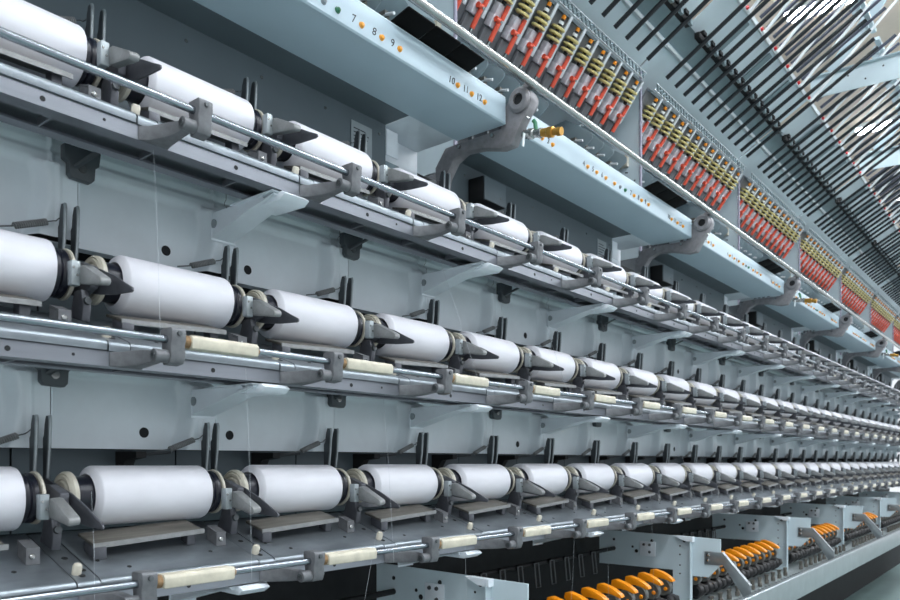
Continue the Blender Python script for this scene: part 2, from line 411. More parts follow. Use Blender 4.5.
def make_hanger():
    zb = z+.447-.199+.05
    xs = x-.29
    t = thing('hanger_bracket', '', 'bracket', (xs,1.66,zb), 'dark hangers under the decks')
    pb = [(xs-.046,1.0),(xs+.046,1.0)]
    out = [(-.045,-.0),(.048,-.0),(.044,-.030),(.034,-.036),(.032,-.062),(.024,-.070),(-.024,-.068),(-.032,-.060),(-.032,-.036),(-.045,-.030)]
    mb = MB(); n = len(out)
    mb._add([(xs+a*.85,1.632,zb+b) for a,b in out]+[(xs+a*.85,1.652,zb+b) for a,b in out],
            [tuple(range(n)),tuple(range(2*n-1,n-1,-1))]+[(i,(i+1)%n,n+(i+1)%n,n+i) for i in range(n)])
    pl = part('plate', mb, M['pit'], t, .002)
    part('screw', MB().ring([(0,.009),(.003,.009),(.0032,.005)], (xs,1.632,zb-.045), (0,-1,0), 14), M['steel'], pl)
    part('strut', MB().bar((xs-.015,1.63,zb-.045),(xs+.022,1.55,zb-.004),.010,.006), M['pit'], t)
    part('standoff', MB().box(xs-.02,xs+.02,1.6525,1.664,zb-.05,zb-.02), M['pit'], t)
    return t
sup = make_support(); han = make_hanger()
for r in range(-1, 2):
    for i, n in enumerate(range(1, N, 2)):
        dz = (ZA[1]-ZA[0])*r if r < 0 else ZA[r]-ZA[0]
        dx = (-.057 if r < 0 else X0[r]-X0[0])+P*n
        lab = 'pale grey support bracket under the %s, %s from the left' % (DECK[r+1], ORD[i])
        if r == -1 and i == 0:
            first = (dx, dz); continue
        copy_tree(sup, (dx,0,dz), lab)
sup.location = Vector(sup.location)+Vector((first[0],0,first[1])); LOC[sup.name] = Vector(sup.location)
sup['label'] = 'pale grey support bracket under the bottom deck, first from the left'
hfirst = True
for r in range(0, 2):
    for i, n in enumerate(range(1, N, 2)):
        lab = 'small black hanger bracket below the %s, %s from the left' % (DECK[r+1], ORD[i])
        d = (X0[r]-X0[0]+P*n+.0, 0, ZA[r]-ZA[0])
        if hfirst: hd = d; hl = lab; hfirst = False
        else: copy_tree(han, d, lab)
han.location = Vector(han.location)+Vector(hd); LOC[han.name] = Vector(han.location); han['label'] = hl

# ---- dark interior of the machine behind the panels
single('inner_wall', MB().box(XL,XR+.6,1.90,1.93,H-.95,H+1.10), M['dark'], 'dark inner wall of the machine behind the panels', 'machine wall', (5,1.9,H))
# recess brackets behind the lower packages
t0 = None
for r in range(2):
    for n in range(N):
        lab = 'dark angled holder in the slot behind the %s packages, %s from the left' % (DECK[r].split()[0], ORD[n])
        if t0 is None:
            t0 = thing('slot_holder', lab, 'holder', (x-.06,1.72,z+.08), 'dark holders in the slots behind the packages')
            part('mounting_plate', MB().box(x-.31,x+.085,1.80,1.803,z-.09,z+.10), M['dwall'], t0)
            part('leg', MB().prism_x([(1.70,z+.095),(1.80,z+.095),(1.80,z+.03),(1.78,z+.03),(1.75,z+.075),(1.70,z+.08)], x-.075,x-.050), M['black'], t0)
            part('pin', MB().cyl((x-.05,1.71,z+.088),(x+.0,1.675,z+.094),.004,8), M['wire'], t0)
        else: copy_tree(t0, delta(r,n), lab)

# ------------------------------------------------------------------ upper back wall
HUBX = [2.037+BAY*k for k in range(-1, 7)]
up0 = None; NB = len(HUBX)
BAYN = ['nearest','second','third','fourth','fifth','sixth','seventh','eighth']
def bayname(k): return '%s bay from the left' % (ORD[k])
for k, hx in enumerate(HUBX):
    if k == 0: xa = XL
    lab = 'dark slate wall panel above the top deck in the %s' % bayname(k)
    if up0 is None:
        hx1 = HUBX[1]
        up0 = thing('slate_panel', '', 'panel', (hx1-.9,1.70,H+.85), 'slate panels above the top deck')
        mb = MB().box(hx1-1.56,hx1-.27,1.7005,1.704,H+.735,H+1.098).box(hx1-1.56,hx1-.27,1.5985,1.7,H+1.095,H+1.098)
        part('sheet', mb, M['dwall'], up0)
        for i in range(6):
            part('screw', MB().ring([(0,.005),(.003,.004)], (hx1-1.45+i*.23,1.70,H+1.055), (0,-1,0), 8), M['steel'], up0)
        upd = {}
    if k == 1: up0['label'] = lab
    else: copy_tree(up0, (hx-HUBX[1],0,0), lab)
# frame plate seen through the gap, with a pale angle on it
def make_gap(hx):
    t = thing('gap_plate', '', 'bracket', (hx-.1,1.78,H+.85), 'pale plates behind the cast arms')
    part('web', MB().box(hx-.262,hx-.036,1.775,1.778,H+.60,H+1.015), M['frame'], t)
    part('upper_sheet', MB().box(hx-.262,hx-.036,1.770,1.774,H+1.0155,H+1.098).box(hx-.262,hx-.036,1.60,1.77,H+1.0985,H+1.101), M['bracket'], t)
    part('angle', MB().box(hx-.266,hx-.212,1.700,1.703,H+1.000,H+1.085).box(hx-.266,hx-.263,1.7035,1.769,H+1.000,H+1.085), M['bracket'], t)
    bx = part('switch_box', MB().box(hx-.26,hx-.195,1.71,1.774,H+.925,H+.985), M['leaf'], t, .002)
    part('bolt', MB().ring([(0,.009),(.006,.008)], (hx-.09,1.775,H+.97), (0,-1,0), 12), M['wire'], t)
    return t
def make_jbox(hx):
    t = thing('junction_box', '', 'electrical box', (hx+.30,1.69,H+.95), 'dark boxes on the slate panels')
    part('housing', MB().box(hx+.17,hx+.31,1.63,1.699,H+.957,H+1.045), M['black'], t, .003)
    part('cover', MB().box(hx+.172,hx+.308,1.625,1.6295,H+.959,H+1.043), M['dwall'], t, .001)
    part('screw', MB().ring([(0,.004),(.002,.003)], (hx+.27,1.625,H+.985), (0,-1,0), 8), M['steel'], t)
    return t
# ---- cast arm with ring hub
def make_cast(hx):
    t = thing('cast_arm', '', 'cast arm', (hx,1.70,H+1.0), 'cast arms under the lamp housings')
    o = [(1.375,1.195),(1.405,1.150),(1.418,1.091),(1.46,1.090),(1.60,1.090),(1.655,1.088),(1.70,1.03),(1.70,.90),(1.668,.91),(1.655,.985),(1.62,1.035),(1.575,1.056),(1.50,1.048),(1.42,1.026),(1.375,1.028),(1.345,1.08),(1.318,1.118),(1.30,1.15),(1.303,1.18),(1.335,1.20)]
    part('arm', MB().prism_x([(a,H+b) for a,b in o], hx-.020, hx+.020), M['castl'], t, .004)
    part('ring_hub', MB().ring([(-.034,.018),(-.034,.032),(-.028,.040),(.028,.040),(.034,.032),(.034,.018)], (hx,1.343,H+1.160), (1,0,0), 28, True), M['castl'], t)
    part('bore', MB().ring([(-.026,.0185),(.026,.0185)], (hx,1.343,H+1.160), (1,0,0), 20), M['black'], t)
    part('rail_horn', MB().prism_x([(1.325,H+1.195),(1.355,H+1.195),(1.322,H+1.225),(1.3135,H+1.214),(1.312,H+1.20)], hx-.012, hx+.012), M['castl'], t, .002)
    part('nut', MB().ring([(0,.016),(.022,.016)], (hx,1.343,H+1.122), (0,-.35,-1), 6), M['steel'], t)
    for yy in (1.45,1.59):
        part('bolt', MB().ring([(0,.007),(.008,.006)], (hx-.0202,yy,H+1.075), (-1,0,0), 8), M['steel'], t)
    return t
def make_valve(hx):
    t = thing('air_valve', '', 'valve', (hx,1.32,H+1.05), 'air valves on the cast arms')
    d = Vector((0,-1,-.20)).normalized(); p = Vector((hx,1.348,H+1.058))
    part('hose', MB().tube([(hx+.012,1.312,H+1.098),(hx+.012,1.305,H+1.088),(hx+.012,1.303,H+1.062)], .007, 10), M['hose'], t, label='green hose')
    part('coupling', MB().ring([(0,.008),(.006,.014),(.022,.014),(.024,.017),(.045,.017),(.047,.013),(.064,.013),(.066,.016),(.078,.016)], p, d, 6), M['steel'], t, .001)
    part('nipple', MB().ring([(.0785,.013),(.10,.015),(.102,.017),(.118,.017),(.12,.011),(.134,.011),(.136,.014),(.15,.013),(.15,.008)], p, d, 14), M['brass'], t, label='brass nipple')
    part('lever', MB().bar(p+Vector((-.020,-.022,-.008)), p+Vector((-.022,-.018,-.05)), .010, .003, (0,1,0)), M['white'], t)
    return t
gp = make_gap(HUBX[1]); jb = make_jbox(HUBX[1]); ca = make_cast(HUBX[1])
for k, hx in enumerate(HUBX[1:]):
    d = (hx-HUBX[1],0,0)
    for pr, txt in ((gp,'pale plate and angle in the gap left of the %s cast arm'),(jb,'dark electrical box on the slate panel right of the %s cast arm'),(ca,'grey cast arm with a ring hub below the handrail, %s from the left')):
        lab = txt % ORD[k]
        if k == 0: pr['label'] = lab
        else: copy_tree(pr, d, lab)
va = make_valve(HUBX[1]); va['label'] = 'brass and steel air valve with green hose on the first cast arm'
for k in (2,4): copy_tree(va, (BAY*k,0,0), 'brass and steel air valve with green hose on the %s cast arm' % ORD[k])
# paper label on the slate panel, left of each gap
def make_label(hx):
    t = thing('notice_label', '', 'label', (hx-.4,1.699,H+1.0), 'grey notice labels on the slate panels')
    s = part('sheet', MB().box(hx-.425,hx-.335,1.6975,1.6992,H+.960,H+1.058), M['label'], t)
    mb = MB()
    for i, w in enumerate((.05,.065,.06,.04,.055,.03)):
        mb.box(hx-.415,hx-.415+w,1.6968,1.6974,H+1.035-i*.012,H+1.038-i*.012)
    part('printed_lines', mb, M['ink'], s)
    return t
lb = make_label(HUBX[1]); lb['label'] = 'small grey printed notice on the slate panel before the first cast arm'
copy_tree(lb, (BAY,0,0), 'small grey printed notice on the slate panel before the second cast arm')

# ------------------------------------------------------------------ lamp housing (pale blue box)
def text_mesh(s, size, name):
    cu = bpy.data.curves.new('txt','FONT'); cu.body = s; cu.size = size; cu.extrude = .0004; cu.align_x = 'CENTER'; cu.align_y = 'CENTER'
    cu.shear = .25
    ob = bpy.data.objects.new('txt', cu); C.objects.link(ob)
    dg = bpy.context.evaluated_depsgraph_get(); dg.update()
    me = bpy.data.meshes.new_from_object(ob.evaluated_get(dg)); me.name = name
    bpy.data.objects.remove(ob)
    me.materials.clear(); me.materials.append(M['ink'])
    return me
LAMPS = [(-1.477,'1'),(-1.405,'2'),(-1.336,'3'),(-1.080,'4'),(-1.008,'5'),(-.933,'6'),(-.856,None),(-.806,'grey'),(-.760,'green'),(-.677,'7'),(-.603,'8'),(-.533,'9'),(-.279,'10'),(-.210,'11'),(-.143,'12')]
def make_housing(hx):
    t = thing('lamp_housing', '', 'lamp housing', (hx-.8,1.50,H+1.1), 'pale blue lamp housings above the top deck')
    zf0, zf1 = H+1.096, H+1.180
    prof = [(1.399,zf0),(1.395,zf0+.004),(1.395,zf1),(1.3985,zf1),(1.3985,zf0+.006),(1.598,zf0+.005),(1.598,zf0)]
    part('body', MB().prism_x(prof, hx-1.572, hx-.028), M['box'], t)
    part('top_edge', MB().box(hx-1.572,hx-.028,1.3945,1.412,zf1+.0003,zf1+.0035), M['frame'], t)
    part('end_plate', MB().box(hx-.0275,hx-.0245,1.396,1.598,zf0,zf1), M['box'], t)
    for dx, s in LAMPS:
        c = M['greyl'] if s == 'grey' else M['green'] if s == 'green' else M['lamp']
        part('indicator_lamp', MB().ring([(0,.0082),(.002,.0082),(.0025,.0068),(.007,.0060),(.009,.0035)], (hx+dx,1.395,H+1.124), (0,-1,0), 16), c, t,
             label={'grey':'grey lamp','green':'green lamp'}.get(s,'amber lamp'))
        if s and s not in ('grey','green'):
            o = bpy.data.objects.new('number', text_mesh(s, .030, 'number')); C.objects.link(o); o.parent = t
            o.rotation_euler = (R(90),R(random.uniform(-8,8)),0); o.location = Vector((hx+dx-.029,1.3945,H+1.128))-LOC[t.name]
            LOC[o.name] = LOC[t.name]
    return t
hs = make_housing(HUBX[1])
for k, hx in enumerate(HUBX):
    lab = 'pale blue lamp housing with numbered amber lamps, %s' % bayname(k)
    if k == 1: hs['label'] = lab
    else: copy_tree(hs, (hx-HUBX[1],0,0), lab)

# ---- handrail
single('handrail', MB().cyl((XL,1.30,H+1.204),(10.2,1.30,H+1.204),.0125,18), M['steel'], 'long steel handrail above the pale blue lamp housings', 'rail', (XL,1.30,H+1.204))

# ---- black belt covers and leaf plates behind the housing
def make_belt(hx):
    t = single('belt_cover', MB().prism_x([(1.57,H+1.150),(1.57,H+1.156),(1.345,H+1.2105),(1.338,H+1.2105),(1.338,H+1.205)], hx-.557, hx-.446), M['belt'], '', 'belt cover', (hx-.5,1.5,H+1.15), 'black covers behind the housings', .003)
    return t
bl = make_belt(HUBX[1])
def make_leaf(hx):
    t = thing('leaf_plate', '', 'leaf plate', (hx-.2,1.86,H+1.66), 'grey leaf plates behind the housings')
    xx = hx-.15
    o = [(1.800,1.618),(1.802,1.632),(1.815,1.650),(1.885,1.700),(1.955,1.744),(2.03,1.735),(2.04,1.60),(1.93,1.560),(1.86,1.570),(1.805,1.606)]
    part('plate', MB().prism_x([(a,H+b) for a,b in o], xx-.0015, xx+.0015), M['leaf'], t, .0006)
    part('stem', MB().cyl((xx-.03,1.84,H+1.600),(xx-.03,1.90,H+1.615),.006,8), M['white'], t)
    part('clip', MB().box(xx-.036,xx-.0155,1.88,1.91,H+1.610,H+1.626).box(xx-.02,xx-.0016,1.89,1.92,H+1.60,H+1.625), M['strip'], t)
    part('mounting_post', MB().box(xx+.010,xx+.022,1.98,2.0,H+1.30,H+1.60), M['pit'], t)
    return t
lf = make_leaf(HUBX[1])
first_b = first_l = True
for k, hx in enumerate(HUBX[:7]):
    for j in range(3):
        lab = 'black slanted cover, %s of three behind the %s lamp housing' % (ORD[j], ORD[k])
        if k == 1 and j == 0: bl['label'] = lab
        else: copy_tree(bl, (hx-HUBX[1]+.115*j,0,0), lab)
    for j in range(10):
        off = (-.30+.1*j) if j < 4 else (-1.42+.115*(j-4))
        off = [-.28,-.165,-.05,.10,-1.28,-1.165,-1.05,-.935,-.82,-.70][j]
        lab = 'grey rounded leaf plate, %s of ten behind the %s lamp housing' % (ORD[[6,7,8,9,0,1,2,3,4,5][j]], ORD[k])
        if k == 1 and j == 0: lf['label'] = lab; lf.location = Vector(lf.location)+Vector((off+.15,0,0)); LOC[lf.name] = Vector(lf.location); base_off = off
        elif k == 0 and j == 0: continue
        else: copy_tree(lf, (0,0,0), lab).location = Vector((hx-.2+off+.15,1.86,H+1.66))

# ------------------------------------------------------------------ section frames behind the spindles
FRX = [2.19+BAY*k for k in range(0, 7)]
def make_frame(fx):
    t = thing('frame_plate', '', 'frame plate', (fx,1.95,H+1.1), 'pale blue frame plates between the spindle banks')
    mb = MB().prism_x([(1.752,H+1.10),(2.25,H+1.10),(2.25,H+1.805),(1.80,H+2.07),(1.752,H+2.07)], fx-.004, fx+.004)
    mb.slot(1)
    for i in range(26):
        yy = random.uniform(1.77,1.9); zz = H+random.choice((random.uniform(1.25,1.6),random.uniform(1.98,2.05)))
        mb.ring([(0,.0045),(.0006,.0045)], (fx-.004,yy,zz), (-1,0,0), 8)
    part('plate', mb, [M['frame'],M['dark']], t)
    part('conduit', MB().cyl((fx-.006,1.742,H+1.10),(fx-.006,1.742,H+2.10),.0075,10), M['conduit'], t, label='violet grey pipe on the front edge')
    part('terminal', MB().box(fx-.03,fx-.005,1.81,1.87,H+1.60,H+1.66).box(fx-.04,fx-.03,1.82,1.85,H+1.61,H+1.65), M['cream'], t)
    return t
fp = make_frame(FRX[0])
for k, fx in enumerate(FRX):
    lab = 'pale blue perforated frame plate before the %s spindle bank' % ORD[k]
    if k == 0: fp['label'] = lab
    else: copy_tree(fp, (BAY*k,0,0), lab)

# ---- friction spindles on a slanted board
BY, BZ = 1.90, H+1.759
D = Vector((0,-.6,.8)); O = Vector((0,-.8,-.6))
def S(xx, s, o): return Vector((xx,BY,BZ))+D*s+O*o
def sbox(mb, x0, x1, s0, s1, o0, o1):
    vs = [S(xx,s,o) for xx in (x0,x1) for s in (s0,s1) for o in (o0,o1)]
    mb._add(vs, [(0,1,3,2),(4,6,7,5),(0,4,5,1),(2,3,7,6),(0,2,6,4),(1,5,7,3)]); return mb
def make_spindle(cx):
    t = thing('friction_spindle', '', 'spindle', S(cx,0,0), 'spindle units with red levers')
    b = part('block', sbox(sbox(MB(), cx-.030,cx+.022,.075,.125,.003,.040), cx-.024,cx+.018,.125,.172,.003,.036), M['body'], t, .003)
    part('mounting_block', sbox(MB(), cx-.028,cx+.024,.006,.070,.003,.020), M['bodyd'], t, .002)
    part('slot', sbox(MB(), cx+.026,cx+.034,-.02,.075,.003,.024), M['steel'], t)
    lv = part('lever', MB().cyl(S(cx+.002,.030,.052),S(cx+.002,.112,.052),0.0105,12).cyl(S(cx+.008,.112,.052),S(cx-.024,.112,.052),.011,12).cyl(S(cx+.018,.122,.046),S(cx+.018,.178,.046),.0095,12), M['red'], t)
    part('pin', MB().ring([(0,.006),(.003,.005)], S(cx+.002,.112,.0615), O, 10), M['steel'], lv)
    for i in range(3):
        s = .192+.024*i
        part('disc', MB().ring([(-.006,.012),(-.006,.029),(-.003,.034),(.003,.034),(.006,.029),(.006,.012)], S(cx-.002,s,.034), D, 22), M['yellow'], t)
    part('shaft', MB().ring([(0,.010),(.085,.010)], S(cx-.002,.172,.034), D, 12), M['black'], t)
    part('collar', MB().ring([(0,.012),(.012,.012)], S(cx-.002,.258,.034), D, 14), M['white'], t)
    part('neck', MB().ring([(0,.008),(.010,.008)], S(cx-.002,.270,.034), D, 12), M['black'], t)
    part('tip', MB().ring([(0,.0095),(.012,.0095),(.016,.006)], S(cx-.002,.280,.034), D, 14), M['orange'], t)
    part('slat', sbox(MB(), cx+.038,cx+.055,.085,.312,.030,.036), M['slat'], t)
    return t
sp = make_spindle(FRX[0]+.10)
for k, fx in enumerate(FRX):
    t = thing('spindle_board', 'slanted dark board carrying the %s spindle bank' % ORD[k], 'board', S(fx+.8,0,0), 'slanted boards behind the spindles')
    part('board', sbox(MB(), fx+.03,fx+1.52,.0,.315,-.012,.0), M['bodyd'], t)
    part('sill', sbox(MB(), fx+.03,fx+1.52,.300,.312,.0005,.029), M['dwall'], t)
    tr = thing('lattice_strip', 'pale lattice strip along the top of the %s spindle bank' % ORD[k], 'lattice strip', S(fx+.8,.33,.03), 'lattice strips above the spindles')
    part('edge_rail', MB().bar(S(fx+.03,.322,.030),S(fx+1.50,.322,.030),.006,.004).bar(S(fx+.03,.350,.030),S(fx+1.50,.350,.030),.006,.004), M['slat'], tr)
    mb = MB()
    for i in range(36):
        xa = fx+.035+i*.0405
        mb.bar(S(xa,.324,.030),S(xa+.0405,.348,.030),.007,.003).bar(S(xa,.348,.031),S(xa+.0405,.324,.031),.007,.003)
    part('lattice', mb, M['leaf'], tr)
    for j in range(12):
        lab = 'spindle with red lever and yellow discs, %s of the %s bank' % (ORD[j], ORD[k])
        if k == 0 and j == 0: sp['label'] = lab
        else: copy_tree(sp, (BAY*k+.1233*j,0,0), lab)

# ------------------------------------------------------------------ hood panels, cooling tubes and thread tubes over the aisle
KS = .6
def HP(xx, y, off=0): return Vector((xx, y, H+2.397-KS*(y-1.28)+off))
for k in range(-1, 7):
    fx = 2.19+BAY*k
    t = thing('hood_panel', 'pale blue sloping hood panel above the black tubes, %s from the left' % ORD[k+1], 'hood panel', HP(fx+.8,1.6), 'sloping hood panels above the tubes')
    mb = MB()
    mb.poly3([HP(fx+.03,1.28),HP(fx+1.57,1.28),HP(fx+1.57,1.49),HP(fx+.03,1.49)], .004)
    part('front_sheet', mb, M['hood'], t)
    part('rear_sheet', MB().poly3([HP(fx+.01,1.60,.012),HP(fx+1.59,1.60,.012),HP(fx+1.59,2.30,.012),HP(fx+.01,2.30,.012)], .004), M['hood'], t)
    part('middle_sheet', MB().poly3([HP(fx+.01,1.48,.012),HP(fx+1.59,1.48,.012),HP(fx+1.59,1.61,.02),HP(fx+.01,1.61,.02)], .004), M['leaf'], t)
    part('lip', MB().bar(HP(fx+.01,1.605,-.004),HP(fx+1.59,1.605,-.004),.030,.012,(0,-.5,.86)), M['white'], t)
    part('front_lip', MB().bar(HP(fx+.03,1.28,-.004),HP(fx+1.57,1.28,-.004),.016,.02,(0,-.5,.86)), M['white'], t)
    for q in (.38,.8,1.2):
        part('hood_rib', MB().bar(HP(fx+q,1.30,-.010),HP(fx+q,1.46,-.010),.05,.006,(0,.5,.86)), M['leaf'], t)
    # clamp bar under the tubes
    cb = thing('clamp_bar', 'black clamp bar crossing the black tubes, %s from the left' % ORD[k+1], 'bar', (fx+.8,1.459,H+2.197), 'black clamp bars across the tubes')
    part('bar', MB().box(fx+.06,fx+1.54,1.446,1.474,H+2.207,H+2.237), M['black'], cb, .002)
    for q in range(12):
        xx = fx+.125+.1231*q
        part('clip', MB().box(xx+.018,xx+.05,1.430,1.4455,H+2.200,H+2.228), M['leaf'], cb)
        part('jaw', MB().box(xx-.024,xx+.016,1.436,1.470,H+2.2375,H+2.258), M['black'], cb)
first_t = None
for k in range(-1, 7):
    fx = 2.19+BAY*k
    for q in range(12):
        xx = fx+.125+.1231*q
        lab = 'slim black cooling tube slanting over the aisle, %s of the %s set' % (ORD[q], ORD[k+1])
        if first_t is None:
            p0 = Vector((xx,1.652,H+2.083)); p1 = Vector((xx,.86,H+2.083+.6*.792))
            mb = MB().cyl(p0,p1,.0115,10)
            d = (p1-p0).normalized()
            first_t = single('cooling_tube', mb, M['rod'], lab, 'tube', tuple(p0), 'black cooling tubes over the aisle'); tx0 = xx
        else: copy_tree(first_t, (xx-tx0,0,0), lab)
first_u = None
for k in range(0, 7):
    fx = 2.19+BAY*k
    for q in range(12):
        xx = fx+.125+.1231*q
        if q == 11: continue
        lab = 'dark upper tube beyond the hood edge, %s of the %s upper set' % (ORD[q], ORD[k])
        if first_u is None:
            p0 = Vector((xx,1.27,H+2.44)); p1 = Vector((xx,.80,H+2.44+.6*.47)); ux0 = xx
            first_u = single('cooling_tube', MB().cyl(p0,p1,.010,10), M['upper'], lab, 'tube', tuple(p0), 'upper tubes beyond the hood')
        else: copy_tree(first_u, (xx-ux0,0,0), lab)
first_w = None
for k in range(0, 7):
    fx = 2.19+BAY*k
    for q in range(6):
        xx = fx+.1865+.2462*q
        lab = 'slim white thread tube with a red tip, %s of the %s set' % (ORD[q], ORD[k])
        if first_w is None:
            t = thing('thread_tube', lab, 'tube', (xx,1.24,H+2.327), 'white thread tubes with red tips'); wx0 = xx; first_w = t
            p = Vector((xx,1.23,H+2.316)); d = Vector((0,-1,.965)).normalized()
            part('tube', MB().tube([p+Vector((-.02,.004,.006)),p+Vector((-.006,.001,-.003)),p+d*.012,p+d*.75], .0085, 8), M['white'], t)
            part('tip', MB().ring([(0,.0085),(.016,.0085)], p+Vector((-.018,.004,.006)), (-1,0,.5), 10), M['redtip'], t)
        else: copy_tree(first_w, (xx-wx0,0,0), lab)
    # rack of short plates holding the white tubes
    rk = thing('tube_rack', 'pale blue rack of short plates holding the %s set of thread tubes' % ORD[k], 'rack', (fx+.8,.90,H+2.66), 'racks holding the thread tubes')
    part('rail', MB().bar((fx+.05,.895,H+2.70),(fx+1.55,.895,H+2.70),.03,.02), M['frame'], rk)
    for q in range(6):
        xx = fx+.1865+.2462*q
        part('holder', MB().bar((xx-.09,.925,H+2.660),(xx+.05,.925,H+2.660),.045,.010,(0,.7,.7)).box(xx-.02,xx+.0,.90,.93,H+2.66,H+2.69), M['frame'], rk)
    # cross beam over the aisle
    bx = thing('cross_beam', 'pale blue beam reaching out over the aisle beside the %s hood panel' % ORD[k+1], 'beam', (fx,1.0,H+2.45), 'beams over the aisle')
    mb = MB().prism_x([(1.275,H+2.405),(1.275,H+2.56),(.25,H+2.52),(.25,H+2.365)], fx-.003, fx+.003).box(fx-.03,fx-.0035,.25,1.275,H+2.535,H+2.539)
    mb.slot(1)
    for i in range(9): mb.ring([(0,.006),(.0006,.006)], (fx-.003,.35+.1*i,H+2.44+.05*(i%2)), (-1,0,0), 8)
    part('web', mb, [M['frame'],M['dark']], bx)
    part('strut', MB().bar((fx-.01,1.15,H+2.545),(fx-.01,.55,H+3.3),.07,.012,(1,0,0)), M['box'], bx)

# ------------------------------------------------------------------ base: frames, rollers, tray
BFX = [.23+BAY*k for k in range(0, 7)]
def make_base(fx):
    t = thing('base_frame', '', 'frame', (fx,1.4,H-.7), 'pale frames under the bottom deck')
    mb = MB().prism_x([(1.19,H-.475),(1.19,H-.356),(1.80,H-.345),(1.80,H-.515),(1.415,H-.515),(1.415,H-.535),(1.245,H-.535)], fx-.003, fx+.003)
    mb.prism_x([(1.325,H-.69),(1.325,H-.5355),(1.415,H-.5355),(1.415,H-.69)], fx-.003, fx+.003)
    mb.slot(1)
    for yy, zz, rr in ((1.52,.385,.008),(1.62,.42,.006),(1.60,.44,.009),(1.38,.40,.004),(1.38,.44,.004),(1.38,.49,.004),(1.38,.53,.004),(1.36,.375,.007),(1.72,.39,.007)):
        mb.ring([(0,rr),(.0008,rr)], (fx-.003,yy,H-zz), (-1,0,0), 14)
    part('web', mb, [M['frame'],M['dark']], t)
    part('post', MB().box(fx-.030,fx-.0035,1.320,1.324,H-.69,H-.362), M['frame'], t)
    part('corner', MB().prism_x([(1.31,H-.375),(1.31,H-.352),(1.40,H-.3505),(1.35,H-.372)], fx-.030, fx-.0305+.027), M['bracket'], t)  # paler than the frame, light on the fold put into the colour
    pl = part('side_plate', MB().prism_x([(1.50,H-.46),(1.50,H-.39),(1.58,H-.39),(1.58,H-.46)], fx-.007, fx-.0035), M['bracket'], t, .001)
    for yy, zz in ((1.53,-.405),(1.53,-.44),(1.56,-.405)):
        part('bolt', MB().ring([(0,.007),(.005,.006)], (fx-.007,yy,H+zz), (-1,0,0), 8), M['wire'], pl)
    return t
def make_brace(fx):
    t = thing('brace_arm', '', 'brace', (fx,1.1,H-.5), 'silver braces down to the tray')
    part('arm', MB().prism_x([(1.262,H-.475),(1.262,H-.415),(1.175,H-.415),(1.0535,H-.552),(1.0535,H-.612),(1.083,H-.612),(1.175,H-.475)], fx-.010, fx-.0045), M['floorbeam'], t, .001)
    part('flange', MB().prism_x([(1.176,H-.4145),(1.174,H-.412),(1.0515,H-.550),(1.0535,H-.5525)], fx-.030, fx-.004), M['floorbeam'], t)
    for yy, zz in ((1.245,-.43),(1.245,-.455)):
        part('bolt', MB().ring([(0,.009),(.005,.008),(.006,.005)], (fx-.010,yy,H+zz), (-1,0,0), 10), M['steel'], t)
    return t
bf = make_base(BFX[1]); br = make_brace(BFX[1])
for k, fx in enumerate(BFX[1:]):
    for pr, txt in ((bf,'pale painted frame under the bottom deck, %s from the left'),(br,'silver bent brace from frame down to the tray, %s from the left')):
        if k == 0: pr['label'] = txt % ORD[k]
        else: copy_tree(pr, (BAY*k,0,0), txt % ORD[k])
def make_roller(cx):
    t = thing('feed_roller', '', 'feed roller', (cx,1.36,H-.69), 'feed rollers with orange covers')
    cz = H-.552; cy = 1.352
    top = [(1.412,-.502),(1.408,-.484),(1.392,-.481),(1.355,-.491),(1.33,-.503),(1.308,-.518),(1.304,-.528),(1.312,-.530),(1.345,-.520),(1.375,-.516),(1.395,-.518),(1.404,-.512)]
    part('cover', MB().prism_x([(a,H+b) for a,b in top], cx-.017, cx+.014), M['orange'], t, .0015)
    dc = part('disc', MB().ring([(-.010,.026),(-.014,.033),(-.012,.037),(.010,.037),(.012,.026)], (cx-.002,cy,cz-.004), (1,0,0), 28), M['disc'], t)
    part('spot', MB().ring([(0,.009),(.004,.007)], (cx-.0165,cy-.014,cz-.010), (-1,0,0), 12), M['orange'], dc)
    part('body', MB().prism_x([(1.40,H-.535),(1.40,H-.665),(1.345,H-.665),(1.300,H-.625),(1.305,H-.598),(1.335,H-.592)], cx+.014, cx+.058), M['black'], t, .004)
    part('head', MB().ring([(-.020,.022),(-.012,.030),(.012,.030)], (cx+.004,1.335,H-.622), (1,-.3,0), 14), M['black'], t)
    part('ferrule', MB().ring([(0,.012),(.02,.012),(.022,.009),(.04,.009),(.042,.012),(.05,.012)], (cx+.02,1.275,H-.692), (0,.05,1), 12), M['strip'], t)
    return t
def make_wireguide(cx):
    t = thing('wire_guide', '', 'wire guide', (cx,1.72,H-.5), 'wire guides behind the feed rollers')
    mb = MB()
    pts = [(cx-.016,1.70,H-.43),(cx+.016,1.70,H-.43),(cx+.018,1.69,H-.53),(cx-.014,1.69,H-.53),(cx-.016,1.70,H-.43)]
    mb.tube(pts, .0032, 6)
    part('loop', mb, M['wire'], t)
    part('mounting_knob', MB().cyl((cx,1.715,H-.435),(cx,1.70,H-.435),.012,12), M['black'], t)
    return t
ro = make_roller(BFX[1]+.10); wg = make_wireguide(BFX[1]+.10)
for k in range(0, 6):
    for j in range(11):
        for pr, txt in ((ro,'feed roller with an orange cover, %s of the %s bay under the deck'),(wg,'dark wire loop guide behind the rollers, %s of the %s bay')):
            lab = txt % (ORD[j], ORD[k])
            if k == 0 and j == 0: pr['label'] = lab
            else: copy_tree(pr, (BAY*k+.1245*j,0,0), lab)
t = thing('guide_shaft', 'long dark shaft behind the feed rollers under the bottom deck', 'shaft', (1.8,1.72,H-.43))
part('shaft', MB().cyl((0,1.72,H-.435),(XR,1.72,H-.435),.010,12), M['black'], t)
t = thing('tray', 'long ribbed metal tray below the feed rollers', 'tray', (XL,1.2,H-.70))
part('tray_sheet', MB().box(XL,10.5,1.06,1.46,H-.705,H-.695), M['tray'], t)
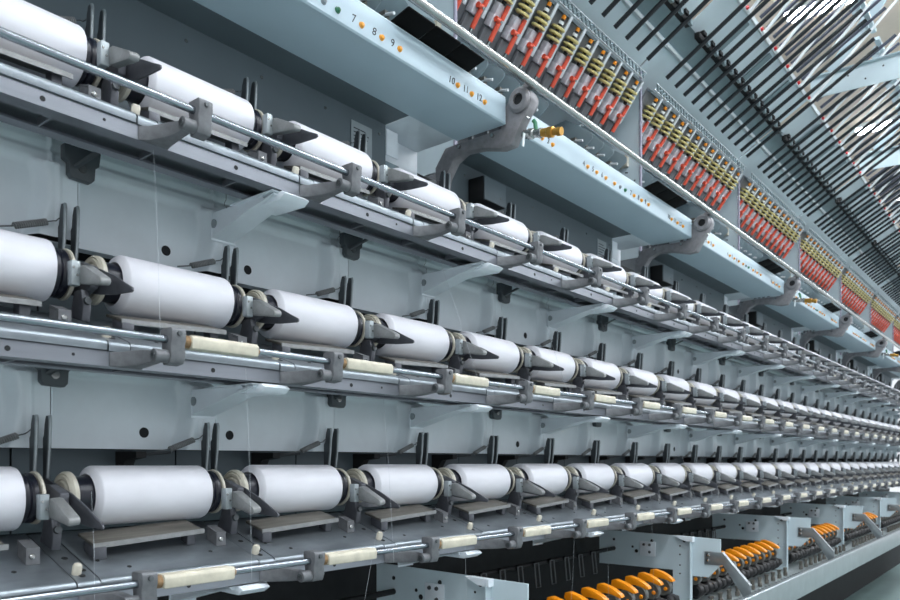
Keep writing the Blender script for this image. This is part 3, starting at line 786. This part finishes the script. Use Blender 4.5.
part('front_sill', MB().prism_x([(1.030,H-.706),(1.030,H-.592),(1.034,H-.588),(1.052,H-.588),(1.052,H-.706)], XL, 10.5), M['floorbeam'], t, .001)
mb = MB()
for i in range(130):
    xx = 1.8+i*.062; mb.box(xx,xx+.03,1.075,1.16,H-.6945,H-.686).box(xx+.01,xx+.04,1.175,1.25,H-.6945,H-.688)
rb = part('tray_ribs', mb, M['floorbeam'], t); 
single('rear_wall', MB().box(XL,XR,2.262,2.28,H+1.0,H+1.775), M['pit'], 'dark sheet closing the machine behind the leaf plates', 'machine wall', (5,2.27,H+1.4))
single('plinth', MB().box(XL,XR,1.61,1.855,0.0,.60), M['dark'], 'plinth on the floor, coloured dark for the shadow under the machine', 'plinth', (5,1.5,0))  # near-black colour paints in the shadow under the machine
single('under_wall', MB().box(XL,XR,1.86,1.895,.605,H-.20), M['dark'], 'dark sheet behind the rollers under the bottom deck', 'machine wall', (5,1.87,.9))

# ------------------------------------------------------------------ loose yarn ends
thr = [((.62,1.29,H-.26),(.70,1.47,H-.06)),((.93,1.27,H-.24),(.98,1.36,H+.20)),((1.35,1.27,H-.25),(1.50,1.46,H+.25)),
       ((.35,1.27,H+.22),(.42,1.36,H+.37)),((.73,1.27,H+.23),(.80,1.42,H+.66)),((1.70,1.27,H+.22),(1.71,1.45,H+.66)),((2.20,1.27,H+.22),(2.22,1.45,H+.66)),
       ((2.25,1.30,H-.62),(2.28,1.29,H-.17)),((2.55,1.30,H-.60),(2.50,1.29,H-.17)),((2.95,1.30,H-.60),(2.90,1.29,H-.17)),((3.4,1.27,H-.25),(3.42,1.45,H+.25)),
       ((1.15,1.25,H-.6),(1.30,1.28,H-.17)),((1.65,1.28,H-.6),(1.66,1.29,H-.17))]
def across(p): return (p[0]*math.sin(th)-p[1]*math.cos(th))/(p[0]*math.cos(th)+p[1]*math.sin(th))
th = math.atan(607/750.)
thr.sort(key=lambda t: across(t[0])+across(t[1]))
for i, (a, b) in enumerate(thr):
    single('yarn_thread', MB().tube([a, Vector(a).lerp(Vector(b),.5)+Vector((0,-.004,0)), b], .00026, 5), M['thread'],
           'fine white yarn thread stretched in front of the decks, %s from the left' % ORD[i], 'thread', a, 'fine threads in front of the decks')

# ------------------------------------------------------------------ setting
single('floor', MB().box(-4,16,-4,3.2,-.05,0), M['floor'], None, None, (0,0,0), kind='structure')
single('ceiling', MB().box(-4,16,-4,3.2,H+3.5,H+3.55), M['ceil'], None, None, (0,0,H+3.5), kind='structure')
single('wall_back', MB().box(-4,16,2.6,2.65,0,H+3.49), M['dwall'], None, None, (0,2.6,0), kind='structure')
lt = None
rows = [(-2.6,.0),(-1.0,.0)]
for i in range(13):
    xx = -1.6+1.3*i
    for j, (y0, y1) in enumerate(((-3.0,-1.8),(-1.2,.0),(.45,1.65))):
        if j == 2 and i % 2: continue
        lab = 'white strip light on the ceiling, %s along the aisle in the %s row' % (ORD[i], ('far','middle','machine side')[j])
        if lt is None:
            lt = thing('ceiling_light', lab, 'ceiling light', (xx,y0+.6,H+3.45), 'strip lights on the ceiling'); l0 = (xx,y0)
            part('housing', MB().box(xx-.08,xx+.08,y0,y0+1.2,H+3.455,H+3.499), M['white'], lt)
            part('diffuser', MB().box(xx-.07,xx+.07,y0+.02,y0+1.18,H+3.44,H+3.4545), M['light'], lt)
        else: copy_tree(lt, (xx-l0[0],y0-l0[1],0), lab)

w = bpy.data.worlds.new('hall_air'); bpy.context.scene.world = w; w.use_nodes = True
w.node_tree.nodes['Background'].inputs['Color'].default_value = (.88,.935,1,1)
w.node_tree.nodes['Background'].inputs['Strength'].default_value = .55

# ------------------------------------------------------------------ camera
cam = bpy.data.cameras.new('camera'); co = bpy.data.objects.new('camera', cam); C.objects.link(co)
cam.sensor_width = 36; cam.lens = 30; cam.shift_y = 161/900.
th = math.atan(607/750.)
co.location = (0,0,H); co.rotation_euler = (R(90),0,th-R(90))
cam.clip_start = .05; cam.clip_end = 100
cam.dof.use_dof = True; cam.dof.focus_distance = 2.1; cam.dof.aperture_fstop = 6.3
sc = bpy.context.scene; sc.camera = co
vs = sc.view_settings; vs.view_transform = 'Standard'; vs.look = 'None'; vs.gamma = 1; vs.use_curve_mapping = False; vs.exposure = 0.95
